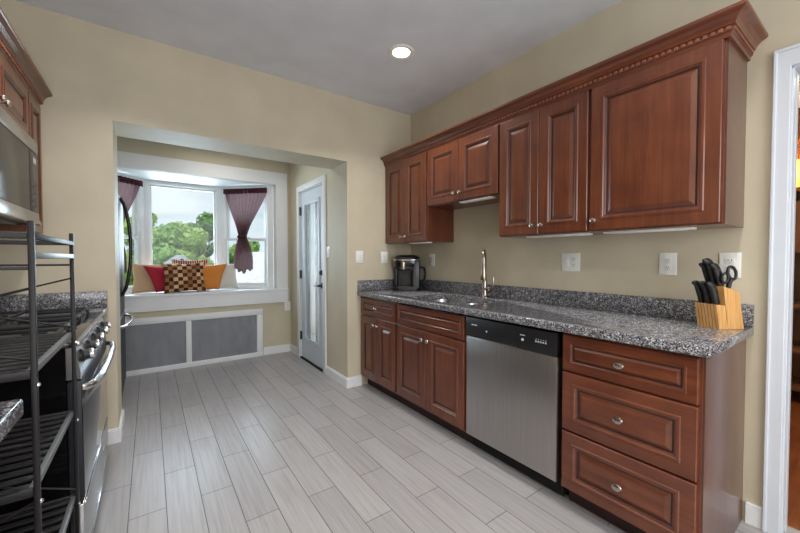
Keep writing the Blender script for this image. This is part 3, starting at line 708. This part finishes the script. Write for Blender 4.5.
# ------------------------------------------------------------------ ceiling lights
def can(x, y, label):
    t = thing('recessed_light', label, 'ceiling light', (x, y, H), 'recessed ceiling lights')
    m = MB(); m.lathe([(.062, -.0005), (.095, -.0005), (.095, -.005), (.088, -.009), (.064, -.006), (.062, -.0005)], (x, y, H), n=32); m.build('trim_ring', PLASTIC, t)
    m = MB(); m.lathe([(.063, -.002), (.06, -.006), (.0, -.007)], (x, y, H), n=32); m.build('lens', LAMP, t)
    light('recessed_lamp', 'AREA', (x, y, H-.02), (0, 0, 0), CAN_W, CAN_C, shape='DISK', size=.12, spread=CAN_S)
can(-.747, -.876, 'round lit recessed light in the ceiling before the wall corner')
for x, y in ((-2.3, -.95), (-1.0, -2.75), (-2.2, -2.6), (-.9, -4.1), (-2.2, -4.1)):  # unseen ceiling lamps without fixtures, for ambient light
    light('recessed_lamp', 'AREA', (x, y, H-.02), (0, 0, 0), CAN_W, CAN_C, shape='DISK', size=.12, spread=CAN_S)
light('alcove_fill_light', 'AREA', (-1.6, 1.0, AH-.02), (0, 0, 0), 5, (1, .95, .88), shape='DISK', size=.25)  # unseen light without a fixture, added to brighten the alcove

# ------------------------------------------------------------------ left run
LW = XW
t, fx = cab('base_cabinet', 'slim cherry base cabinet between the range and the alcove opening', -.298, -.016, BZ, BT, BD+.02, 'cherry base cabinets', True, 0, LW)
front('drawer', t, fx, -.290, -.026, .70, .855, 1, (-.16, .778), True); front('door', t, fx, -.290, -.026, .115, .685, 1, (-.26, .625))
t, slab = counter('countertop', 'small grey granite counter piece between range and back wall', LW+.002, LW+.648, -.300, -.003)
m = MB(); m.box(LW+.0225, LW+.645, -.024, -.004, .9145, 1.0158, .003); m.box(LW+.002, LW+.022, -.300, -.004, .9145, 1.016, .003); m.build('backsplash', GRANITE, t)
t, fx = cab('base_cabinet', 'cherry base cabinet at the left edge in front of the black rack', -2.44, -1.868, BZ, BT, BD-.03, 'cherry base cabinets', True, 0, LW)
front('drawer', t, fx, -2.43, -1.878, .70, .855, 1, (-2.13, .778), True); front('door', t, fx, -2.43, -1.878, .115, .685, 1, (-2.38, .625))
t, slab = counter('countertop', 'grey granite counter corner at the left edge in front of the black rack', LW+.002, LW+.638, -2.45, -1.856)
m = MB(); m.box(LW+.002, LW+.022, -2.45, -1.856, .9145, 1.016, .003); m.build('backsplash', GRANITE, t)
# wall cabinets left
def lupper(label, y0, y1, z0, doors, knobs):
    t, fx = cab('wall_cabinet', label, y0, y1, z0, UT, UD+.028, 'cherry wall cabinets', False, 0, LW)
    for (a, b), k in zip(doors, knobs): front('door', t, fx, a, b, z0+.006, UT-.012, 1, (k, z0+.05))
lupper('tall slim cherry wall cabinet between the microwave and alcove opening', -.268, -.003, 1.372, [(-.262, -.008)], [-.235])
lupper('short cherry wall cabinet with two doors above the microwave', -1.22, -.27, 1.86, [(-1.213, -.747), (-.743, -.277)], [-.775, -.715])
crown('crown_molding', 'cherry crown molding above the left wall cabinets and microwave', 0, LW, -1.22, -.003, True, UD+.028)
# microwave
t = thing('microwave', 'over-the-range stainless microwave with black glass door', 'microwave', (LW+.2, -.745, 1.412))
my0, my1, mz0, mz1, mx = -1.218, -.272, 1.412, 1.852, LW+.379
m = MB(); m.box(LW+.003, mx-.03, my0, my1, mz0, mz1, .003); m.build('body', BLACKM, t)
m = MB(); m.box(mx-.029, mx+.006, my0, my1, mz1-.065, mz1, .004); m.build('vent_strip', STEELH, t)
dr = MB(); dr.box(mx-.029, mx+.006, my0, my1, mz0, mz0+.06, .004); dr.box(mx-.029, mx+.006, my0, my0+.02, mz0+.06, mz1-.066, .003); dr = dr.build('door_frame', STEELH, t)
m = MB(); m.box(mx-.028, mx+.003, my0+.0205, my1-.165, mz0+.061, mz1-.066, .003); m.build('door_window', GLASSM, dr)
m = MB(); m.box(mx-.028, mx+.003, my1-.163, my1, mz0+.061, mz1-.066, .003); pn = m.build('control_panel', GLASSM, t)
m = MB(); m.box(mx+.0028, mx+.0045, my1-.085, my1-.035, mz1-.125, mz1-.095, .0005); m.build('display', DISP, pn)
m = MB()
for r_ in range(4):
    for c_ in range(3): m.box(mx+.0028, mx+.004, my1-.13+c_*.036, my1-.105+c_*.036, mz0+.085+r_*.036, mz0+.105+r_*.036, .001)
m.build('buttons', GREYP, pn)
m = MB(); m.tube([(mx+.003, my0+.05, mz0+.09), (mx+.03, my0+.05, mz0+.11), (mx+.034, my0+.05, (mz0+mz1)/2), (mx+.03, my0+.05, mz1-.11), (mx+.003, my0+.05, mz1-.09)], .009, 8); m.build('handle', STEELH, t)
m = MB(); m.box(LW+.10, mx-.06, my0+.1, my1-.1, mz0-.012, mz0-.0002, .003); m.build('underside_filter', GREYP, t)

# range
t = thing('range', 'stainless gas range with black cooktop against the left wall', 'range', (LW+.35, -.76, 0))
ry0, ry1, rx = -1.222, -.303, LW+.650
m = MB(); m.box(LW+.003, rx-.035, ry0, ry1, .03, .895); m.build('body', BLACKG, t, smooth=0)
m = MB(); m.box(LW+.003, rx-.012, ry0, ry1, .8955, .915, .004); ct = m.build('cooktop', BLACKG, t)
m = MB(); m.box(rx-.0118, rx+.005, ry0, ry1, .900, .917, .004); m.build('front_trim', STEELH, t)
m = MB(); m.box(LW+.003, LW+.05, ry0, ry1, .9155, .965, .004); m.build('back_guard', STEELH, t)
for bxp, byp in ((LW+.2, ry0+.19), (LW+.5, ry0+.19), (LW+.2, ry1-.19), (LW+.5, ry1-.19), (LW+.35, (ry0+ry1)/2)):
    m = MB(); m.lathe([(.05, 0), (.05, .008), (.036, .012), (.036, .02), (.0, .022)], (bxp, byp, .9152), n=20); m.build('burner', IRON, t)
for y0g in (ry0+.02, (ry0+ry1)/2-.143, ry1-.306):
    y1g = y0g+.285; m = MB(); xa, xb, z = LW+.07, rx-.06, .952
    for yy in (y0g, y1g-.014): m.box(xa, xb, yy, yy+.014, z-.014, z, .003)
    for xx in (xa, (xa+xb)/2-.007, xb-.014): m.box(xx, xx+.014, y0g+.014, y1g-.014, z-.0135, z-.0005, .003)
    for xx in (LW+.2, LW+.5): m.box(xx-.1, xx+.1, (y0g+y1g)/2-.006, (y0g+y1g)/2+.006, z-.013, z+.002, .003)
    for xx in (xa+.001, xb-.013):
        for yy in (y0g+.001, y1g-.013): m.box(xx, xx+.012, yy, yy+.012, .9155, z-.013)
    m.build('grate', IRON, t)
m = MB(); m.prism([(rx-.034, ry0, .775), (rx+.006, ry0, .775), (rx+.006, ry0, .80), (rx-.008, ry0, .895), (rx-.034, ry0, .895)], (0, ry1-ry0, 0)); pn = m.build('control_panel', STEELH, t, smooth=0)
for k in range(5):
    y = ry0+.09+k*(ry1-ry0-.18)/4; kb = MB(); kb.lathe([(.026, 0), (.026, .006), (.021, .010), (.019, .034), (.016, .038), (0, .039)], (rx-.001, y, .845), (1, 0, .14), 20)
    kb = kb.build('knob', BLACKM, pn); m = MB(); m.lathe([(.0205, 0), (.0205, .008), (.0195, .012)], (rx+.026, y, .849), (1, 0, .14), 20); m.build('knob_ring', CHROME, kb)
m = MB(); m.box(rx-.034, rx+.008, ry0+.002, ry1-.002, .302, .768, .006); dr = m.build('oven_door', DSTEEL, t)
m = MB(); m.box(rx+.0075, rx+.0105, ry0+.006, ry1-.006, .315, .70, .002); m.build('oven_window', GLASSB, dr)
hy = [ry0+.03, ry0+.035, ry0+.08, ry0+.2, (ry0+ry1)/2, ry1-.2, ry1-.08, ry1-.035, ry1-.03]; hx = [.006, .026, .042, .052, .056, .052, .042, .026, .006]
m = MB(); m.tube([(rx+a, y, .735) for a, y in zip(hx, hy)], .0135, 10); m.build('oven_handle', CHROME, dr, smooth=60)
m = MB(); m.box(rx-.034, rx+.008, ry0+.002, ry1-.002, .05, .296, .006); dw = m.build('warming_drawer', STEELH, t)
m = MB(); m.box(rx+.0075, rx+.011, ry0+.01, ry1-.01, .284, .2955, .001); m.build('drawer_lip', CHROME, dw)
m = MB(); m.box(rx+.0075, rx+.0105, ry0+.01, ry1-.01, .056, .066, .001); m.build('drawer_trim', CHROME, dw)
m = MB()
for k in range(4): m.box(rx+.0075, rx+.0092, -.56+.012*k, -.552+.012*k, .20, .215, .0005)
m.build('badge_marks', DISP, dw)
m = MB(); m.box(LW+.05, rx-.07, ry0+.02, ry1-.02, 0, .03); m.build('base', GAP, t, smooth=0)

# black folding rack between the left counter and the range
t = thing('baker_rack', 'black metal slatted rack with crossed braces beside the range', 'rack', (LW+.33, -1.555, 0))
kx0, kx1, ky0, ky1, kh = LW+.06, LW+.653, -1.842, -1.33, 1.315
for x in (kx0, kx1):
    for y in (ky0, ky1): m = MB(); m.box(x-.0055, x+.0055, y-.0070, y+.0070, 0, kh, .002); p_ = m.build('post', RACK, t)
m = MB()
for y in (ky0, ky1):
    m.box(kx0+.0056, kx1-.0056, y-.005, y+.005, kh-.042, kh-.028, .002); m.box(kx0+.0056, kx1-.0056, y-.003, y+.003, kh-.113, kh-.106, .001)
for x in (kx0, kx1):
    m.box(x-.006, x+.006, ky0+.0071, ky1-.0071, kh-.042, kh-.028, .002)
m.build('top_rail', RACK, t)
for x in (kx0, kx1): m = MB(); m.box(x-.006, x+.006, ky0+.0071, ky1-.0071, kh-.088, kh-.072, .002); m.build('side_rail', RACKE, t)
for z in (.965, .69, .39, .12):
    m = MB(); n = 11
    for k in range(n): y = ky0+.024+k*(ky1-ky0-.048)/(n-1); m.box(kx0+.0165, kx1-.0165, y-.010, y+.010, z-.005, z+.003, .002)
    for y in (ky0, ky1): m.box(kx0+.0056, kx1-.0056, y-.005, y+.005, z-.014, z+.006, .002)
    m.box(kx0-.004, kx0+.012, ky0+.0071, ky1-.0071, z-.012, z+.004, .002)
    sh = m.build('shelf', RACK, t)
    m = MB(); m.box(kx1-.016, kx1-.003, ky0+.0071, ky1-.0071, z-.012, z+.006, .002); m.build('shelf_edge', RACKE, sh)
for y in (ky0, ky1):
    for za, zb in ((.99, 1.16), (.42, .66)):
        s = .007 if y == ky0 else -.007; m = MB(); m.tube([(kx0, y+s, za), (kx1, y+s, zb)], .0032, 6); m.tube([(kx0, y+s*1.9, zb), (kx1, y+s*1.9, za)], .0032, 6); m.build('cross_brace', RACK, t)
m = MB()
for z in (.935, .66, .36, .10):
    for y in (ky0, ky1): m.lathe([(.0055, 0), (.005, .003), (.002, .005)], (kx1+.0052, y, z), (1, 0, 0), 10)
m.build('screws', CHROME, t)

# refrigerator in the alcove (left), front towards +X
t = thing('refrigerator', 'stainless french-door refrigerator behind the left edge of the opening', 'refrigerator', (-2.8, .86, 0))
fy0, fy1, ff = .405, 1.315, -2.458
m = MB(); m.box(-3.18, ff-.07, fy0, fy1, .02, 1.77, .006); m.build('body', BLACKM, t)
ym = (fy0+fy1)/2
for a, b, hy_ in ((fy0, ym-.003, ym-.05), (ym+.003, fy1, ym+.05)):
    m = MB(); m.box(ff-.068, ff, a, b, .735, 1.765, .012, seg=3); dd = m.build('door', DSTEEL, t)
    z0, z1 = .91, 1.735; pts = []
    for k in range(17):
        f = k/16; pts.append((ff+.004+.066*math.sin(math.pi*f)**.6, hy_, z0+(z1-z0)*f))
    m = MB(); m.tube(pts, .0125, 10); m.build('handle', BRONZE, dd, smooth=60)
m = MB(); m.box(ff-.068, ff, fy0, fy1, .08, .725, .012, seg=3); dd = m.build('freezer_drawer', DSTEEL, t)
pts = [(ff+.004+.066*math.sin(math.pi*k/16)**.5, fy0+.06+(fy1-fy0-.12)*k/16, .69) for k in range(17)]
m = MB(); m.tube(pts, .0125, 10); m.build('handle', CHROME, dd, smooth=60)
m = MB(); m.box(-3.1, ff-.05, fy0+.02, fy1-.02, 0, .075); m.build('toe_grille', GAP, t, smooth=0)

# ------------------------------------------------------------------ radiator cover
t = thing('radiator_cover', 'white framed radiator cover with two grey mesh panels under the bay window', 'radiator cover', (-1.91, YA-.03, 0))
ax0, ax1, az, yf = -2.71, -1.11, .595, YA-.038
m = MB(); m.box(ax0, ax1, yf, YA-.001, az-.07, az, .004); m.box(ax0, ax1, yf, YA-.001, 0, .055, .004); m.box(ax0, ax0+.07, yf, YA-.001, .055, az-.07, .004); m.box(ax1-.07, ax1, yf, YA-.001, .055, az-.07, .004); m.box(-1.937, -1.883, yf, YA-.001, .055, az-.07, .004)
m.build('frame', WHITE, t)
for a, b in ((ax0+.07, -1.937), (-1.883, ax1-.07)):
    m = MB(); m.box(a-.003, b+.003, YA-.022, YA-.018, .052, az-.067); m.build('mesh_panel', PERF, t, smooth=0)

# ------------------------------------------------------------------ curtains
def curtain(label, a, b, zt, ztie, zb, wt, wtie, wb, ctr_t, ctr_tie, off):
    a, b = Vector((a[0], a[1], 0)), Vector((b[0], b[1], 0)); u = (b-a).normalized(); n = Vector((u.y, -u.x, 0)); L_ = (b-a).length
    t = thing('curtain', label, 'curtain', tuple(a+u*(ctr_t*L_)+Vector((0, 0, zb))), 'bay window curtains')
    NU, NV = 96, 60; m = MB(); V = []
    for j in range(NV+1):
        f = j/NV; z = zt+(zb-zt)*f; ft = (zt-ztie)/(zt-zb)
        if f < ft:
            q = f/ft; s = q*q*(3-2*q)*.45+q*.55; w_ = wt+(wtie-wt)*s; c_ = ctr_t+(ctr_tie-ctr_t)*s
        else:
            q = (f-ft)/(1-ft); w_ = wtie+(wb-wtie)*math.sin(min(1, q*1.5)*math.pi/2)*(1-.12*max(0, q-.66)); c_ = ctr_tie+.02*q
        amp = .006+.016*min(1, abs(w_-wt)/wt*1.2); row = []
        for i in range(NU+1):
            g_ = i/NU-.5; ph = i/NU*2*math.pi*11
            d_ = off+amp*math.sin(ph+.6*math.sin(3*f+i*.05))+.012*math.cos(g_*math.pi)
            zz = z+(.018*math.sin(i*.21)+.02*math.sin(i*.083+1) if f > .9 else 0)*(f-.9)*10
            row.append(m.b.verts.new(a+u*(c_*L_+g_*w_)+n*d_+Vector((0, 0, zz))))
        V.append(row)
    for j in range(NV):
        for i in range(NU): m.b.faces.new([V[j][i], V[j][i+1], V[j+1][i+1], V[j+1][i]])
    m.build('drape', CURT, t, smooth=80)
    m = MB(); rows = []
    for z in (zt-.045, zt+.022):
        rows.append([m.b.verts.new(a+u*(ctr_t*L_+(i/NU-.5)*(wt+.012))+n*(off+.016+.005*math.sin(i/NU*2*math.pi*14))+Vector((0, 0, z+.003*math.sin(i*.9)))) for i in range(NU+1)])
    for i in range(NU): m.b.faces.new([rows[0][i], rows[0][i+1], rows[1][i+1], rows[1][i]])
    m.build('header', CURTD, t, smooth=80)
    m = MB(); p0, p1 = a+u*(ctr_t*L_-wt/2-.02)+n*(off)+Vector((0, 0, zt)), a+u*(ctr_t*L_+wt/2+.02)+n*(off)+Vector((0, 0, zt)); m.tube([p0, p1], .007, 8); m.build('rod', WHITE, t)
    m = MB(); cc = a+u*(ctr_tie*L_)+n*(off+.008)+Vector((0, 0, ztie)); m.tube([cc+u*(wtie*.56*math.cos(k/20*2*math.pi))+n*(.036*math.sin(k/20*2*math.pi)) for k in range(20)], .012, 8, closed=True)
    m.lathe([(.0, -.02), (.018, -.012), (.022, 0), (.018, .012), (0, .02)], cc+n*.045-u*.02, tuple(u), 12); m.build('tie', CURTD, t, smooth=70)
curtain('mauve curtain tied in the middle on the right bay window', P[2], P[3], 2.10, 1.50, 1.06, .60, .09, .26, .57, .50, .055)
curtain('mauve curtain tied in the middle on the left bay window', P[0], P[1], 2.10, 1.50, 1.06, .64, .13, .24, .42, .40, .055)

# ------------------------------------------------------------------ cushions on the window seat
def pillow(label, x, y, z, w_, h_, th, rz, tilt, roll, mat, taper=0, shear=0, group='cushions on the window seat'):
    n = 22; b = bmesh.new(); uvl = b.loops.layers.uv.new('UVMap'); G = {}
    for sd in (1, -1):
        for i in range(n+1):
            for j in range(n+1):
                u, v = i/n*2-1, j/n*2-1; edge = i in (0, n) or j in (0, n)
                if sd == -1 and edge: G[sd, i, j] = G[1, i, j]; continue
                px = u*(1-.085*(1-abs(u))*0-.09*(1-v*v)*abs(u)**3); pz = v*(1-.10*(1-u*u)*abs(v)**3)
                px = px*(1-taper*(1-v)/2)+shear*(1-v)/2
                t_ = (max(0, 1-abs(u)**2.6)*max(0, 1-abs(v)**2.6))**.55
                wr = .06*math.sin(5*u+2*v)*math.sin(4*v-u)*t_
                G[sd, i, j] = b.verts.new((px*w_/2, -sd*th/2*(t_+wr), pz*h_/2+h_/2))
    for sd in (1, -1):
        for i in range(n):
            for j in range(n):
                q = [(i, j), (i+1, j), (i+1, j+1), (i, j+1)]
                if sd == -1: q = q[::-1]
                f = b.faces.new([G[sd, a_, c_] for a_, c_ in q])
                for lp, (a_, c_) in zip(f.loops, q): lp[uvl].uv = (a_/n, c_/n)
    M = Matrix.Rotation(rz, 4, 'Z') @ Matrix.Rotation(tilt, 4, 'X') @ Matrix.Translation((0, 0, h_/2)) @ Matrix.Rotation(roll, 4, 'Y') @ Matrix.Translation((0, 0, -h_/2))
    zmin = min((M @ v.co).z for v in b.verts)
    for v in b.verts: v.co = M @ v.co - Vector((0, 0, zmin))
    me = bpy.data.meshes.new('cushion'); b.to_mesh(me); b.free(); me.materials.append(mat)
    me.polygons.foreach_set('use_smooth', [True]*len(me.polygons))
    o = bpy.data.objects.new('cushion', me); C.objects.link(o); o.location = (x, y, z); return tag(o, label, 'cushion', group)
SZ = BZ0+.0135
pillow('large tan cushion at the left end of the window seat', -2.20, 1.99, SZ-.013, .46, .35, .11, .02, -.2, .0, cloth('tan_cloth', (192, 158, 124)))
pillow('crimson cushion leaning between the tan and the checked cushion', -2.115, 1.90, SZ-.013, .42, .31, .09, .05, -.22, .04, cloth('crimson_cloth', (166, 40, 58), 12), .45, .16)
pillow('maroon striped cushion half hidden behind the checked cushion', -1.84, 2.07, SZ-.013, .40, .40, .09, .0, -.2, .0, STRIPE)
pillow('brown and cream checked cushion in the middle of the row', -1.925, 1.79, SZ-.013, .425, .35, .11, .05, -.2, -.03, CHECK)
pillow('burnt orange cushion right of the checked cushion', -1.655, 1.90, SZ-.013, .44, .325, .10, .0, -.22, -.06, cloth('orange_cloth', (200, 124, 56)), .45, -.14)
pillow('pale grey cushion at the right end of the window seat', -1.505, 1.99, SZ-.013, .36, .33, .09, -.05, -.2, -.04, cloth('pale_grey_cloth', (200, 194, 184)))

# ------------------------------------------------------------------ next room furniture (sliver through the doorway)
t = thing('wall_sconce', 'yellow lit lamp seen through the right doorway', 'lamp', (2.59, -2.42, 1.95))
m = MB(); m.lathe([(.06, -.1), (.10, .12), (.098, .12), (.058, -.1)], (2.47, -2.42, 1.97), n=20); m.build('lamp_shade', SHADE, t)
m = MB(); m.tube([(2.598, -2.42, 1.80), (2.52, -2.42, 1.79), (2.47, -2.42, 1.84), (2.47, -2.42, 1.9)], .012, 8); m.lathe([(.05, 0), (.05, .012)], (2.5995, -2.42, 1.80), (-1, 0, 0)); m.build('arm', BRONZE, t)
light('sconce_lamp', 'POINT', (2.40, -2.42, 1.98), (0, 0, 0), 14, (1, .8, .55), shadow_soft_size=.06)
t = thing('shelf_unit', 'dark wooden shelf unit seen through the right doorway', 'shelf', (2.4, -2.5, 0))
m = MB(); m.box(2.2, 2.598, -2.98, -2.95, 0, 1.30); m.box(2.2, 2.598, -2.05, -2.02, 0, 1.30); m.box(2.58, 2.598, -2.95, -2.05, 0, 1.30); m.build('carcass', NEXTW, t, smooth=0)
for z in (.10, .42, .80, 1.27): m = MB(); m.box(2.2, 2.58, -2.95, -2.05, z, z+.035, .003); m.build('shelf_board', NEXTW, t)
light('next_room_fill_light', 'AREA', (1.3, -3.0, 2.55), (0, 0, 0), 22, (1, .9, .75), shape='DISK', size=.4)  # unseen overhead light for the next room, no fixture

# ------------------------------------------------------------------ outside: lawn, trees and houses
GZ = -3.6
struct('ground', box(-70, 70, 2.5, 120, GZ-.1, GZ), GRASS)
def tree(x, y, h, r, mi, label, n=6000):
    t = thing('tree', label, 'tree', (x, y, GZ), 'trees beyond the bay window')
    m = MB(); m.tube([(x, y, GZ), (x+.1, y, GZ+h*.3), (x, y+.1, GZ+h*.6)], [.28, .22, .12], 8)
    for k in range(5): a = k*1.3; m.tube([(x+.05, y, GZ+h*(.32+.05*k)), (x+r*.5*math.cos(a), y+r*.5*math.sin(a), GZ+h*(.5+.06*k))], [.1, .03], 6)
    m.build('trunk', BARK, t)
    rr = random.Random(int(x*97+y*31)); blobs = []
    for k in range(15):
        a, q = rr.random()*6.283, rr.random(); z = .36+.55*k/14; w_ = r*(1-((z-.55)/.5)**2)**.5*.75
        blobs.append((Vector((x+w_*math.cos(a)*q**.5, y+w_*math.sin(a)*q**.5, GZ+h*z)), r*(.26+.2*rr.random())))
    b = bmesh.new()
    for k in range(n):
        c, s = blobs[rr.randrange(len(blobs))]; d_ = Vector((rr.gauss(0, 1), rr.gauss(0, 1), rr.gauss(0, 1))).normalized(); p = c+d_*s*(.75+.3*rr.random())
        nrm = (d_+Vector((rr.gauss(0, .5), rr.gauss(0, .5), rr.gauss(0, .5)))).normalized(); a_ = nrm.orthogonal().normalized(); c2 = nrm.cross(a_); z = .08+.09*rr.random()
        th = rr.random()*6.28; a1 = a_*math.cos(th)+c2*math.sin(th); a2 = nrm.cross(a1)
        b.faces.new([b.verts.new(p+a1*z), b.verts.new(p+a2*z*.55), b.verts.new(p-a1*z), b.verts.new(p-a2*z*.55)])
    for c, s in blobs:
        bmesh.ops.create_icosphere(b, subdivisions=2, radius=s*.78, matrix=Matrix.Translation(c))
    for v in b.verts: v.co -= t.location
    me = bpy.data.meshes.new('crown'); b.to_mesh(me); b.free(); me.materials.append(LEAF[mi]); o = bpy.data.objects.new('crown', me); C.objects.link(o); o.parent = t
for x, y, h, r, mi, lab in ((-1.7, 21, 7.0, 1.7, 0, 'leafy tree at the left edge of the middle bay window'), (.1, 25, 7.2, 1.6, 2, 'yellow-green tree left of centre in the middle bay window'), (1.2, 29, 8.4, 1.7, 1, 'dark green tree at the right of the middle bay window'),
                            (3.6, 24, 6.2, 1.7, 0, 'leafy tree just left of the tied curtain outside'), (7.2, 25, 6.4, 1.8, 2, 'yellow-green tree behind the tied curtain outside'), (11.6, 25, 6.2, 2.2, 1, 'dark green tree right of the tied curtain outside'), (-6.5, 27, 7.2, 2.2, 1, 'dark green tree seen in the left bay window'), (-2.6, 33, 8.8, 2.0, 2, 'tall far tree at the left of the middle bay window')):
    tree(x, y, h, r, mi, lab)
def house(label, x, y, w_, d_, eave, ridge, rz, roof, axis='x'):
    t = thing('house', label, 'house', (x, y, GZ), 'houses beyond the bay window')
    t.rotation_euler = (0, 0, rz)
    def B(m, name, mats, par=t):
        o = m.build(name, mats, smooth=0); o.parent = par; return o
    m = MB(); hw, hd = w_/2, d_/2; e, rg = eave-GZ, ridge-GZ
    m.prism([(-hw, -hd, 0), (hw, -hd, 0), (hw, -hd, e), (0, -hd, rg-.12), (-hw, -hd, e)], (0, d_, 0)); wl = B(m, 'walls', SIDING)
    m = MB(); sl = (rg-e)/hw
    for s in (-1, 1):
        m.prism([(0, -hd-.35, rg), (s*(hw+.35), -hd-.35, e-.35*sl), (s*(hw+.35), -hd-.35, e-.35*sl+.14), (0, -hd-.35, rg+.14)], (0, d_+.7, 0))
    B(m, 'roof', roof)
    for sx in (-.45, .45):
        m = MB(); m.box(sx*hw-.45, sx*hw+.45, -hd-.03, -hd-.001, e-1.7, e-.4); wd = B(m, 'house_window', WHITE)
        m = MB(); m.box(sx*hw-.38, sx*hw+.38, -hd-.04, -hd-.031, e-1.63, e-.47); B(m, 'window_pane', GLASSB, wd)
house('white gabled house with grey roof low in the middle bay window', -1.25, 15, 2.4, 3.4, .30, 1.22, 0, ROOF2)
house('house with broad pale grey roof behind the tied curtain', 3.4, 11.5, 6.2, 5.0, -.9, 1.35, math.radians(62), ROOF)
house('white house seen low in the left bay window', -7.5, 12, 5, 5, .1, 1.3, math.radians(80), ROOF2)
